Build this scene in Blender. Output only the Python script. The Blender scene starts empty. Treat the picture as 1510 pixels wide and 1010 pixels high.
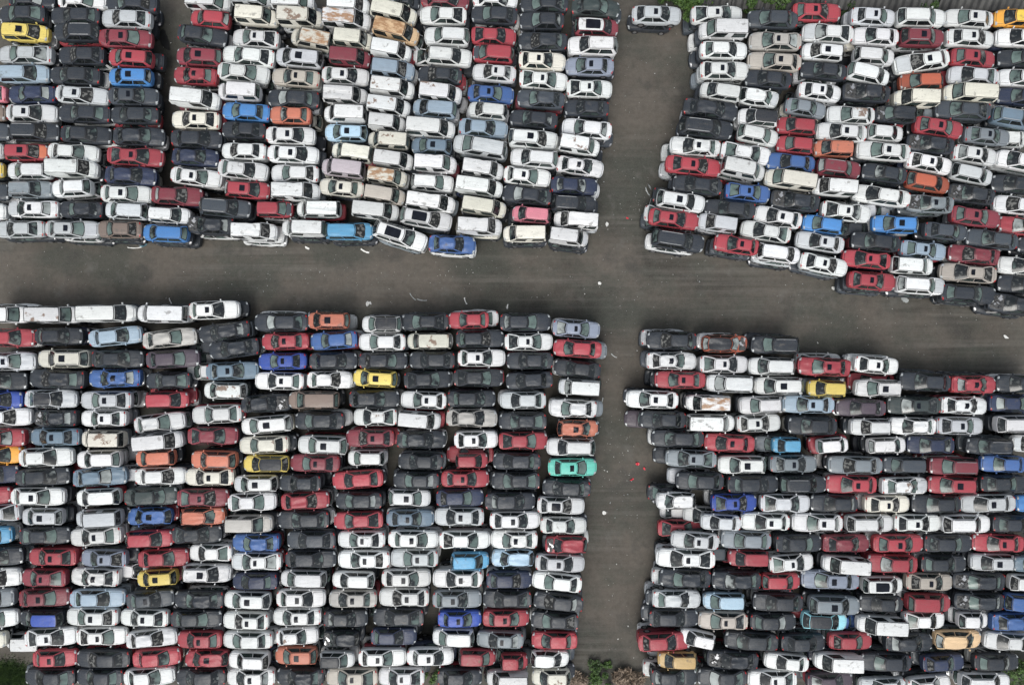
import bpy, math, random
import numpy as np
from mathutils import Vector, Matrix, noise
random.seed(7)
R = math.radians
scene = bpy.context.scene
COL = scene.collection

# ------------------------------------------------------------------ camera geometry (drone looking straight down)
CAM_Z, LENS, SENSOR = 67.75, 24.0, 36.0
def at(px, py, z):
    """point of the photograph (1510 x 1010) -> world position at height z"""
    k = (CAM_Z - z) * SENSOR / LENS / 1510.0
    return ((px - 755.0) * k, (505.0 - py) * k)

# ------------------------------------------------------------------ materials
def new_mat(name):
    m = bpy.data.materials.new(name); m.use_nodes = True
    nt = m.node_tree; nt.nodes.clear()
    out = nt.nodes.new('ShaderNodeOutputMaterial')
    b = nt.nodes.new('ShaderNodeBsdfPrincipled')
    nt.links.new(b.outputs[0], out.inputs[0])
    return m, nt, b
def N(nt, t, **kw):
    n = nt.nodes.new(t)
    for k, v in kw.items(): setattr(n, k, v)
    return n
def ramp(nt, src, stops):
    r = nt.nodes.new('ShaderNodeValToRGB')
    while len(r.color_ramp.elements) < len(stops): r.color_ramp.elements.new(0.5)
    for e, (p, c) in zip(r.color_ramp.elements, stops):
        e.position = p; e.color = (c, c, c, 1) if isinstance(c, (int, float)) else (*c, 1)
    nt.links.new(src, r.inputs[0]); return r.outputs[0]
def math_(nt, op, a, b=None):
    n = nt.nodes.new('ShaderNodeMath'); n.operation = op
    for i, v in enumerate((a, b)):
        if v is None: continue
        if isinstance(v, (int, float)): n.inputs[i].default_value = v
        else: nt.links.new(v, n.inputs[i])
    return n.outputs[0]
def mix(nt, f, a, b, mode='MIX'):
    n = nt.nodes.new('ShaderNodeMixRGB'); n.blend_type = mode
    for i, v in enumerate((f, a, b)):
        if isinstance(v, (int, float)): n.inputs[i].default_value = v
        elif isinstance(v, tuple): n.inputs[i].default_value = (*v, 1)
        else: nt.links.new(v, n.inputs[i])
    return n.outputs[0]
def noise_(nt, vec, scale, detail=3, rough=0.55):
    n = nt.nodes.new('ShaderNodeTexNoise'); n.inputs['Scale'].default_value = scale
    n.inputs['Detail'].default_value = detail; n.inputs['Roughness'].default_value = rough
    if vec is not None: nt.links.new(vec, n.inputs['Vector'])
    return n.outputs[0]
def local_vec(nt, spread=60.0, stuff=False):
    """object coordinates shifted by a random amount per car"""
    tc = N(nt, 'ShaderNodeTexCoord')
    if stuff: return tc.outputs['Object'], None
    oi = N(nt, 'ShaderNodeObjectInfo')
    v = N(nt, 'ShaderNodeVectorMath', operation='ADD')
    c = N(nt, 'ShaderNodeCombineXYZ')
    m = math_(nt, 'MULTIPLY', oi.outputs['Random'], spread)
    for i in range(3): nt.links.new(m, c.inputs[i])
    nt.links.new(tc.outputs['Object'], v.inputs[0]); nt.links.new(c.outputs[0], v.inputs[1])
    return v.outputs[0], oi

def paint(name, stuff=False, rust=0.0, stain=0.0):
    m, nt, b = new_mat(name)
    vec, oi = local_vec(nt, stuff=stuff)
    if stuff:
        a = N(nt, 'ShaderNodeAttribute', attribute_name='paint'); base = a.outputs['Color']
    else: base = oi.outputs['Color']
    n1 = noise_(nt, vec, 1.3, 4); n2 = noise_(nt, vec, 9.0, 5, 0.7)
    film = ramp(nt, n1, [(0.42, 0.0), (0.75, 0.26)])
    col = mix(nt, film, base, mix(nt, 0.42, base, (0.088, 0.095, 0.100)))
    grime = ramp(nt, n2, [(0.53, 0.0), (0.68, 0.38)])
    col = mix(nt, grime, col, mix(nt, 0.6, base, (0.030, 0.032, 0.035)))
    ms = N(nt, 'ShaderNodeMapping'); ms.inputs['Scale'].default_value = (0.8, 7.0, 1.0); nt.links.new(vec, ms.inputs[0])
    col = mix(nt, ramp(nt, noise_(nt, ms.outputs[0], 1.6, 4, .6), [(.50, 0), (.70, .38)]), col, mix(nt, 0.55, base, (0.12, 0.105, 0.085)))
    if stain:
        n3 = noise_(nt, vec, 1.05 if stain == 1 else 1.7, 5, 0.62)
        f = ramp(nt, n3, [(0.565, 0.0), (0.61, 0.9)] if stain == 1 else [(0.59, 0.0), (0.66, 0.55)])
        col = mix(nt, f, col, (0.17, 0.10, 0.065) if stain == 1 else (0.10, 0.09, 0.08))
    if rust:
        mp = N(nt, 'ShaderNodeMapping'); mp.inputs['Scale'].default_value = (1.0, 2.2, 1.0)
        nt.links.new(vec, mp.inputs[0])
        n3 = noise_(nt, mp.outputs[0], 1.2, 6, 0.65)
        f = ramp(nt, n3, [(0.43, 0.0), (0.56, 0.92)])
        rc = mix(nt, noise_(nt, vec, 7, 3), (0.19, 0.08, 0.035), (0.42, 0.24, 0.11))
        col = mix(nt, f, col, rc)
    col = mix(nt, 0.06, col, (0.26, 0.275, 0.29))      # settled dust
    nt.links.new(col, b.inputs['Base Color'])
    rr = ramp(nt, n2, [(0.3, 0.18), (0.7, 0.5)])
    nt.links.new(rr, b.inputs['Roughness'])
    b.inputs['Specular IOR Level'].default_value = 0.28
    if not stuff:
        bp = N(nt, 'ShaderNodeBump'); bp.inputs['Strength'].default_value = 0.5; bp.inputs['Distance'].default_value = 0.06
        nt.links.new(noise_(nt, vec, 3.2, 3), bp.inputs['Height']); nt.links.new(bp.outputs[0], b.inputs['Normal'])
    return m

def glass(name, stuff=False, crazed=False, side=False, open_=False):
    m, nt, b = new_mat(name)
    vec, oi = local_vec(nt, stuff=stuff)
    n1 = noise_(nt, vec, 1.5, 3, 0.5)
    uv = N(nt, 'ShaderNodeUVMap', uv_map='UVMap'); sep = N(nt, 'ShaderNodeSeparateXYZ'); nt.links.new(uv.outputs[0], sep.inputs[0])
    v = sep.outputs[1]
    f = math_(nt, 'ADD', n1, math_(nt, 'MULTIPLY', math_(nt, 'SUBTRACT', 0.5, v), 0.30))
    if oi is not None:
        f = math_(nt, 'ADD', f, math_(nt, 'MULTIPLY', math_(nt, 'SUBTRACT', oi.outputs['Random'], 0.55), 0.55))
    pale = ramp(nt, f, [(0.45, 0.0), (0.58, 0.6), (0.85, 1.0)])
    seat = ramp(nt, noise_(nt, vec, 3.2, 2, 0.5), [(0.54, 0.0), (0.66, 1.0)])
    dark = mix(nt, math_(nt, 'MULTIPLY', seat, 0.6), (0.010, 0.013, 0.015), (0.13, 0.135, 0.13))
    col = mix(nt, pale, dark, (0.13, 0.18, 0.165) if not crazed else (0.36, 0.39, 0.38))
    if open_: col = mix(nt, ramp(nt, noise_(nt, vec, 3.6, 2, 0.5), [(0.50, 0.0), (0.58, 1.0)]), (0.010, 0.011, 0.012), (0.13, 0.13, 0.125))
    if side: col = mix(nt, 0.75, col, (0.008, 0.010, 0.011))
    # black ceramic border printed round the pane
    def edge(c, w):
        d = math_(nt, 'MINIMUM', c, math_(nt, 'SUBTRACT', 1.0, c))
        return math_(nt, 'LESS_THAN', d, w)
    e = math_(nt, 'MAXIMUM', edge(sep.outputs[0], 0.06), edge(v, 0.13))
    col = mix(nt, e, col, (0.012, 0.012, 0.013))
    nt.links.new(col, b.inputs['Base Color'])
    b.inputs['Roughness'].default_value = 0.9 if open_ else 0.12
    b.inputs['IOR'].default_value = 1.5
    return m

def plain(name, c, rough=0.6, var=0.3, scale=4.0, metal=0.0):
    m, nt, b = new_mat(name)
    vec, _ = local_vec(nt)
    col = mix(nt, noise_(nt, vec, scale, 4), tuple(x * (1 - var) for x in c), tuple(min(1, x * (1 + var)) for x in c))
    nt.links.new(col, b.inputs['Base Color'])
    b.inputs['Roughness'].default_value = rough; b.inputs['Metallic'].default_value = metal
    return m

M = dict(
    paint=paint('car_paint'), rust=paint('rusty_paint', rust=1), stain=paint('stained_paint', stain=1), dirty=paint('dirty_paint', stain=.5),
    paint_low=paint('weathered_paint', stuff=True),
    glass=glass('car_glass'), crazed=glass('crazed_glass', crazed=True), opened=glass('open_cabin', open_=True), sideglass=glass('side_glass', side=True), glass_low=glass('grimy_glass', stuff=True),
    tyre=plain('tyre_rubber', (0.02, 0.02, 0.021), 0.8), rim=plain('alloy_rim', (0.35, 0.35, 0.36), 0.4, metal=0.6),
    lamp=plain('lamp_lens', (0.36, 0.38, 0.39), 0.15), tail=plain('tail_lens', (0.35, 0.02, 0.02), 0.2),
    trim=plain('black_trim', (0.02, 0.02, 0.022), 0.5), engine=plain('engine_metal', (0.05, 0.05, 0.05), 0.6, 0.9, 9.0),  # trim: drip rail black that also carries painted seam shade
    chrome=plain('bright_rail', (0.45, 0.45, 0.46), 0.3, metal=0.7), sunroof=plain('sunroof_glass', (0.010, 0.012, 0.018), 0.1, 0.6, 3.0))

# ------------------------------------------------------------------ mesh helpers
M['sunroof'].node_tree.nodes['Principled BSDF'].inputs['Specular IOR Level'].default_value = .12
M['sideglass'].node_tree.nodes['Principled BSDF'].inputs['Specular IOR Level'].default_value = .3
class MB:
    def __init__(s): s.v = []; s.f = []; s.uv = []; s.m = []
    def grid(s, fn, us, vs, flip=False, mi=0):
        o = len(s.v); nu, nv = len(us), len(vs)
        for v in vs:
            for u in us: s.v.append(fn(u, v))
        for j in range(nv - 1):
            for i in range(nu - 1):
                q = [o + j*nu + i, o + j*nu + i + 1, o + (j+1)*nu + i + 1, o + (j+1)*nu + i]
                t = [(i/(nu-1), j/(nv-1)), ((i+1)/(nu-1), j/(nv-1)), ((i+1)/(nu-1), (j+1)/(nv-1)), (i/(nu-1), (j+1)/(nv-1))]
                if flip: q.reverse(); t.reverse()
                s.f.append(q); s.uv.append(t); s.m.append(mi)
    def box(s, c, d, mi=0, rot=0.0, taper=1.0):
        o = len(s.v); ca, sa = math.cos(rot), math.sin(rot)
        for z in (-1, 1):
            k = taper if z > 0 else 1.0
            for x, y in ((-1, -1), (1, -1), (1, 1), (-1, 1)):
                X, Y = x*d[0]/2*k, y*d[1]/2*k
                s.v.append((c[0] + X*ca - Y*sa, c[1] + X*sa + Y*ca, c[2] + z*d[2]/2))
        for q in ((0, 3, 2, 1), (4, 5, 6, 7), (0, 1, 5, 4), (1, 2, 6, 5), (2, 3, 7, 6), (3, 0, 4, 7)):
            s.f.append([o + i for i in q]); s.uv.append([(0, 0), (1, 0), (1, 1), (0, 1)]); s.m.append(mi)
    def disc_y(s, c, r, w, n=14, mi=0):
        o = len(s.v)
        for k in (-1, 1):
            for i in range(n):
                a = 2*math.pi*i/n
                s.v.append((c[0] + r*math.cos(a), c[1] + k*w/2, c[2] + r*math.sin(a)))
        for i in range(n):
            j = (i+1) % n
            s.f.append([o+i, o+n+i, o+n+j, o+j]); s.uv.append([(0, 0)]*4); s.m.append(mi)
        s.f.append([o+i for i in range(n)]); s.uv.append([(0, 0)]*n); s.m.append(mi)
        s.f.append([o+n+i for i in range(n-1, -1, -1)]); s.uv.append([(0, 0)]*n); s.m.append(mi)
    def mesh(s, name, mats, smooth=35):
        me = bpy.data.meshes.new(name)
        me.from_pydata(s.v, [], s.f)
        uvl = me.uv_layers.new(name='UVMap')
        flat = [c for t in s.uv for p in t for c in p]
        uvl.data.foreach_set('uv', flat)
        for m in mats: me.materials.append(m)
        if len(mats) > 1: me.polygons.foreach_set('material_index', s.m)
        if smooth:
            me.polygons.foreach_set('use_smooth', [True]*len(s.f))
            try: me.set_sharp_from_angle(angle=R(smooth))
            except Exception: pass
        me.update(); return me

def lerp(a, b, t): return a + (b - a)*t
def lin(a, b, n): return [lerp(a, b, i/(n-1)) for i in range(n)]

# ------------------------------------------------------------------ one kind of car: a dict of part meshes, front = +x, wheels stand on z = 0
def car_kind(key, L, W, H, belt, nose, tail, rb, rt, wt_, wb_, top_w, base_w, boot, rails=False, ribs=False, crumple=0.0, seed=0):
    """rb, rt = rear glass base / top, wt_, wb_ = windscreen top / base, all as fractions of L from the centre"""
    hw = W/2; P = {}
    xr0, xr1, xw1, xw0 = rb*L, rt*L, wt_*L, wb_*L
    def crush(p, k=1.0):
        if not crumple and k == 1.0: k = 0.35
        a = (0.02 + crumple)*k
        n = noise.noise_vector(Vector((p[0]*0.9 + seed*7.1, p[1]*1.1, p[2]*0.8)))
        n2 = noise.noise_vector(Vector((p[0]*2.7 + seed*3.3, p[1]*2.9, p[2]*2.1 + 9)))
        return (p[0] + a*n.x*0.8, p[1] + a*(n.y*1.2 + n2.y*0.5), p[2] + a*(n.z + n2.z*0.8))
    def zt(x):
        if x > xw0 - 0.05:
            t = (x - xw0)/(L/2 - xw0); t = max(0, t)
            return lerp(belt, nose, t**1.7)
        if x < xr0 + 0.05:
            t = (xr0 - x)/(L/2 + xr0 + 1e-6); t = min(1, max(0, t))
            return lerp(belt + (0.03 if boot else 0), tail, t**2)
        return belt
    def hwid(s):
        a = abs(s)
        return hw*(1 - 0.05*a**2 - (0.07 if s > 0 else 0.04)*a**6 - 0.12*a**14)
    def ends(x, y, s):
        return x - (1 if s > 0 else -1)*0.27*(abs(y)/hw)**3*abs(s)**8
    def topz(s, r):
        x = s*L/2
        return zt(x) + 0.05*(1 - (r/0.86)**2)
    SS = [-1, -.985, -.94, -.86, -.74, -.6, -.42, -.22, 0, .22, .4, .54, .66, .78, .87, .94, .985, 1]
    half = [(0, 'b'), (.84, 'b'), (.96, 'l'), (1.0, 'm'), (.99, 'u'), (.945, 's'), (.86, 't'), (.5, 't'), (0, 't')]
    prof = [(-r, k) for r, k in half[:-1]] ; prof = half[:-1][::-1]
    ring = [(r, k) for r, k in half] + [(-r, k) for r, k in half[::-1][1:-1]]
    mb = MB(); n = len(ring)
    for s in SS:
        x = s*L/2; w = hwid(s); z1 = zt(x)
        e = max(0, (abs(s) - .93)/.07)
        for r, k in ring:
            z = {'b': lerp(.19, .30, e), 'l': lerp(.28, .34, e), 'm': .48, 'u': lerp(z1*.8, z1*.74, e), 's': z1 - lerp(.07, .13, e),
                 't': topz(s, abs(r)) - .05*e}[k]
            y = r*w
            mb.v.append(crush((ends(x, y, s), y, z)))
    for j in range(len(SS)-1):
        for i in range(n):
            a, b = j*n + i, j*n + (i+1) % n
            mb.f.append([a, a + n, b + n, b][::-1]); mb.uv.append([(0, 0)]*4); mb.m.append(0)
    mb.f.append(list(range(n))); mb.uv.append([(0, 0)]*n); mb.m.append(0)
    o = (len(SS)-1)*n; mb.f.append([o + i for i in range(n)][::-1]); mb.uv.append([(0, 0)]*n); mb.m.append(0)
    # ---- glasshouse shell
    bw, tw = base_w*hw, top_w*hw; z0, z1 = belt - 0.03, H - 0.05
    bow0, bow1 = 0.24, 0.13
    if key == 'van': bow0, bow1 = 0.13, 0.08
    rbow0, rbow1 = (0.16, 0.08) if key != 'van' else (0.03, 0.03)
    def yy(v): return lerp(bw, tw, v**1.35)
    def ws(u, v, off=0.0):
        x = lerp(xw0, xw1, v) + lerp(bow0, bow1, v)*(1 - u*u); z = lerp(z0, z1, v) + 0.03*v*(1 - u*u)
        return (x + off, u*yy(v), z + off)
    def rw(u, v, off=0.0):
        x = lerp(xr0, xr1, v) - lerp(rbow0, rbow1, v)*(1 - u*u); z = lerp(z0, z1, v) + 0.03*v*(1 - u*u)
        return (x - off, u*yy(v), z + off*0.6)
    def sd(s_, v, sg, off=0.0):
        x = lerp(lerp(xr0, xr1, v), lerp(xw0, xw1, v), s_)
        return (x, sg*(yy(v) + off + 0.02*math.sin(math.pi*s_)), lerp(z0, z1, v) + 0.015*math.sin(math.pi*s_)*v)
    U = lin(-1, 1, 9); V = [0, .35, .7, .9, 1.0]
    def C(f): return lambda u, v: crush(f(u, v))
    mb.grid(C(lambda u, v: ws(u, v)), U, V, flip=False)
    mb.grid(C(lambda u, v: rw(u, v)), U, V, flip=True)
    for sg in (-1, 1): mb.grid(C(lambda u, v: sd(u, v, sg)), lin(0, 1, 8), V, flip=(sg > 0))
    # fix orientation by recalculation later; roof shell just under the roof panel
    def roof(p, u, off=0.0):
        xa, xb = rw(u, 1)[0], ws(u, 1)[0]
        bulge = (1 - (2*p - 1)**2)
        yv = yy(1) + 0.02*math.sin(math.pi*min(1, max(0, p)))
        return (lerp(xa, xb, p), u*yv, z1 + off + 0.03*(1 - u*u) + 0.03*bulge*(1 - u**4) + 0.015*bulge*0.6)
    P['body'] = mb.mesh(key + '_body', [M['paint']])
    import bmesh
    bm = bmesh.new(); bm.from_mesh(P['body']); bmesh.ops.recalc_face_normals(bm, faces=bm.faces[:]); bm.to_mesh(P['body']); bm.free()
    # roof panel, with ribs on vans, and a rolled edge
    for nm, ck in (('roof', 1.0), ('roof_dented', 6.5)):
        mb = MB()
        def rf(u, p):
            q = roof(p, u, 0.012)
            z = q[2] + (0.012*math.cos(u*math.pi*7) if ribs else 0)
            if abs(u) > .99 or p < .01 or p > .99: z -= 0.03
            c = crush((q[0], q[1], z), 1.0)
            if ck > 1:
                n_ = noise.noise_vector(Vector((q[0]*1.4 + seed*5 + 3, q[1]*1.6, 2.2)))
                c = (c[0], c[1], c[2] - 0.02 - 0.16*max(-0.2, n_.z)*(1 - u*u)**.5)
            return c
        mb.grid(rf, [-1.0, -.93, -.85, -.7, -.56, -.42, -.28, -.14, 0, .14, .28, .42, .56, .7, .85, .93, 1.0], [0, .025, .12, .25, .4, .55, .7, .85, .975, 1.0])
        if rails:
            for sg in (-1, 1):
                mb.grid(lambda a, p: (lambda q: (q[0], q[1] + a*0.03, q[2] + 0.05 - abs(a)*0.03))(roof(p, sg*0.86, .02)), [-1, 0, 1], lin(.08, .92, 7), mi=1)
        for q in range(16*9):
            if q % 16 in (0, 15) or q // 16 in (0, 8): mb.m[q] = 2  # dark edge ring: drip rail, with gutter seam shade put into its colour
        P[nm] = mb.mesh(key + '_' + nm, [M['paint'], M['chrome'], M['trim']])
    # panels
    def panel(sa, sb, rr, nm):
        mb = MB()
        def f(u, s):
            e = 1 if (abs(u) > .99 or s in (sa, sb)) else 0
            x = s*L/2; y = u*rr*hwid(s)
            return crush((ends(x, y, s), y, topz(s, abs(u)*rr) + 0.014 - 0.02*e + 0.012*math.exp(-((abs(u) - .62)/.12)**2)))
        mb.grid(f, [-1, -.955, -.8, -.62, -.4, -.2, 0, .2, .4, .62, .8, .955, 1], [sa, lerp(sa, sb, .03)] + lin(lerp(sa, sb, .2), lerp(sa, sb, .8), 4) + [lerp(sa, sb, .97), sb], flip=False)
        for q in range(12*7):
            if q % 12 in (0, 11) or q // 12 in (0, 6): mb.m[q] = 1  # dark edge ring: shade of the shut-line gap painted onto the panel
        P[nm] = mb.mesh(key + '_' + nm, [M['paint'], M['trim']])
    panel((xw0 + 0.15)/(L/2), 0.945, .80, 'bonnet')
    if boot: panel(-.95, (xr0 - .13)/(L/2), .78, 'boot_lid')
    # engine bay showing where a bonnet is gone
    mb = MB(); rnd = random.Random(seed + 5)
    sa = (xw0 + .16)/(L/2)
    mb.grid(lambda u, s: (s*L/2, u*.76*hwid(s), topz(s, abs(u)*.76) + 0.006), lin(-1, 1, 5), lin(sa, .92, 4))
    for i in range(26):
        x = rnd.uniform(sa*L/2 + .1, .86*L/2); y = rnd.uniform(-.62, .62)*hw
        mb.box((x, y, zt(x) + .06), (rnd.uniform(.08, .4), rnd.uniform(.06, .3), rnd.uniform(.04, .2)), 0 if rnd.random() < .75 else 1, rnd.uniform(0, 3))
    P['engine_bay'] = mb.mesh(key + '_engine_bay', [M['engine'], M['chrome']], 0)
    # glazing
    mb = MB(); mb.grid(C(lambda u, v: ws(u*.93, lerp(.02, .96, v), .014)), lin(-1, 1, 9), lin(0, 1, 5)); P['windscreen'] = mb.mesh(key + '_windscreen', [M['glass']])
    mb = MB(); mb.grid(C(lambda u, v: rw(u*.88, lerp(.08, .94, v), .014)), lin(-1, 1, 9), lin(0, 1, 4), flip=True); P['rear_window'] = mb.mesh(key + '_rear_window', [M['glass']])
    cuts = [(.08, .50), (.53, .95)] if key != 'van' else [(.05, .42), (.60, .96)]
    for i, (a, b_) in enumerate(cuts):
        for sg, nm in ((-1, 'R'), (1, 'L')):
            mb = MB(); mb.grid(C(lambda s_, v: sd(lerp(a, b_, s_), lerp(.12, .90, v), sg, .012)), lin(0, 1, 5), lin(0, 1, 4), flip=(sg > 0))
            P['side_window%d%s' % (i, nm)] = mb.mesh(key + '_side_window', [M['sideglass']])
    # sunroofs: small and panoramic
    for nm, (p0, p1, uu) in (('sunroof', (.56, .80, .50)), ('pano', (.30, .86, .70))):
        mb = MB(); mb.grid(lambda u, p: crush(roof(p, u*uu, .034 + (0.012 if ribs else 0))), lin(-1, 1, 9), lin(p0, p1, 7)); P[nm] = mb.mesh(key + '_' + nm, [M['sunroof']])
    # lamps
    for sg, nm in ((-1, 'R'), (1, 'L')):
        def lampf(sa, sb, ra, rb_, z_off):
            mb = MB()
            def f(r, s):
                y = sg*r*hwid(s); x = ends(s*L/2, y, s)
                zz = topz(s, min(r, .86)) - (0 if r <= .86 else (r - .86)/.13*.16)
                return crush((x, y*1.004, zz + .012 + z_off))
            mb.grid(f, lin(ra, rb_, 4), lin(sa, sb, 4), flip=(sg < 0)); return mb
        P['headlight' + nm] = lampf(.90, .982, .60, .965, .012).mesh(key + '_headlight', [M['lamp']])
        P['tail_light' + nm] = lampf(-.985, -.93, .66, .95, .01).mesh(key + '_tail_light', [M['tail']])
        mb = MB(); mb.box((xw0 - .17, sg*(bw + .13), belt + .08), (.11, .18, .12), 0, sg*.25, .7); P['wing_mirror' + nm] = mb.mesh(key + '_wing_mirror', [M['paint']], 0)
        for wx, wn in ((.305*L, 'F'), (-.30*L, 'B')):
            mb = MB(); r = .31 if H < 1.6 else .34
            mb.disc_y((wx, sg*(hwid(2*wx/L) - .10), r), r + .05, .24, 16, 0)
            mb.disc_y((wx, sg*(hwid(2*wx/L) - .09), r), r*.62, .25, 12, 1)
            P['wheel' + wn + nm] = mb.mesh(key + '_wheel', [M['tyre'], M['rim']], 30)
    P['_dim'] = (L, W, H)
    return P

KINDS = {}
def mk(name, key, **kw): KINDS[name] = car_kind(key, **kw)
for i, cr in enumerate((0, 0, 0.07)):
    mk('s%d' % i, 'sedan', L=4.55, W=(1.77, 1.72, 1.76)[i], H=(1.44, 1.41, 1.42)[i], belt=.93, nose=(.72, .70, .72)[i], tail=.90, rb=(-.385, -.37, -.38)[i], rt=(-.25, -.225, -.24)[i],
       wt_=(.045, .03, .04)[i], wb_=(.225, .21, .22)[i], top_w=.635, base_w=.885, boot=True, crumple=cr, seed=i)
    mk('h%d' % i, 'hatchback', L=3.9, W=(1.68, 1.66, 1.68)[i], H=(1.48, 1.52, 1.47)[i], belt=.95, nose=.74, tail=.86, rb=-.47, rt=(-.37, -.40, -.38)[i],
       wt_=(.07, .10, .07)[i], wb_=(.255, .28, .26)[i], top_w=.665, base_w=.90, boot=False, crumple=cr, seed=i + 10)
mk('s3', 'sedan', L=4.7, W=1.80, H=1.43, belt=.92, nose=.74, tail=.93, rb=-.40, rt=-.285, wt_=.005, wb_=.195, top_w=.60, base_w=.90, boot=True, seed=51)
mk('s4', 'sedan', L=4.3, W=1.69, H=1.46, belt=.95, nose=.76, tail=.96, rb=-.35, rt=-.235, wt_=.065, wb_=.25, top_w=.67, base_w=.88, boot=True, crumple=.015, seed=52)
mk('s5', 'sedan', L=4.5, W=1.75, H=1.40, belt=.92, nose=.68, tail=.97, rb=-.42, rt=-.20, wt_=.05, wb_=.235, top_w=.61, base_w=.91, boot=True, crumple=.01, seed=53)
mk('h3', 'hatchback', L=3.7, W=1.62, H=1.55, belt=.97, nose=.80, tail=.9, rb=-.475, rt=-.42, wt_=.12, wb_=.30, top_w=.71, base_w=.90, boot=False, crumple=.01, seed=54)
for i, cr in enumerate((0, 0.06)):
    mk('u%d' % i, 'suv', L=4.5, W=1.80, H=1.66, belt=1.05, nose=.88, tail=.98, rb=-.475, rt=(-.39, -.40)[i], wt_=.07, wb_=.235, top_w=.68, base_w=.90, boot=False, rails=True, crumple=cr, seed=i + 20)
    mk('v%d' % i, 'van', L=4.0, W=1.62, H=1.88, belt=1.05, nose=.82, tail=1.0, rb=-.492, rt=-.475, wt_=.205, wb_=.335, top_w=.81, base_w=.93, boot=False, ribs=True, crumple=cr, seed=i + 30)
    mk('m%d' % i, 'van', L=4.6, W=1.78, H=1.74, belt=1.05, nose=.86, tail=1.0, rb=-.485, rt=-.44, wt_=.13, wb_=.31, top_w=.74, base_w=.92, boot=False, crumple=cr, seed=i + 40)

RGB = dict(wh=(.67, .68, .68), cr=(.66, .64, .56), si=(.50, .52, .54), gy=(.40, .385, .36), gr=(.20, .23, .255), dg=(.042, .052, .066), bk=(.017, .022, .031),
    rd=(.35, .042, .058), dr=(.20, .030, .045), ye=(.72, .56, .14), bl=(.06, .21, .50), bm=(.05, .12, .32), ub=(.03, .075, .36), db=(.017, .027, .066),
    lb=(.40, .55, .68), sk=(.10, .32, .52), sb=(.29, .37, .45), st=(.14, .20, .26), be=(.42, .385, .34), br=(.20, .15, .125), pk=(.72, .24, .30), pu=(.44, .39, .42),
    dn=(.035, .05, .05), gb=(.24, .275, .35), dp=(.065, .048, .065), tq=(.12, .50, .41), go=(.56, .38, .16), am=(.78, .36, .05), bo=(.36, .085, .045), ta=(.66, .46, .27),
    cy=(.34, .70, .80))
RGB['or'] = (.50, .16, .10)
CNAME = dict(wh='white', cr='cream', si='silver', gy='warm grey', gr='grey', dg='dark grey', bk='black', rd='red', dr='maroon', ye='yellow', bl='bright blue', bm='mid blue',
    ub='royal blue', db='navy', lb='light blue', sk='sky blue', sb='steel blue', st='slate blue', be='beige', br='brown', pk='pink', pu='mauve grey', dn='dark green',
    gb='blue grey', dp='dark plum', tq='turquoise', go='gold', am='amber', bo='burnt orange', ta='tan', cy='pale cyan')
CNAME['or'] = 'orange'
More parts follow.
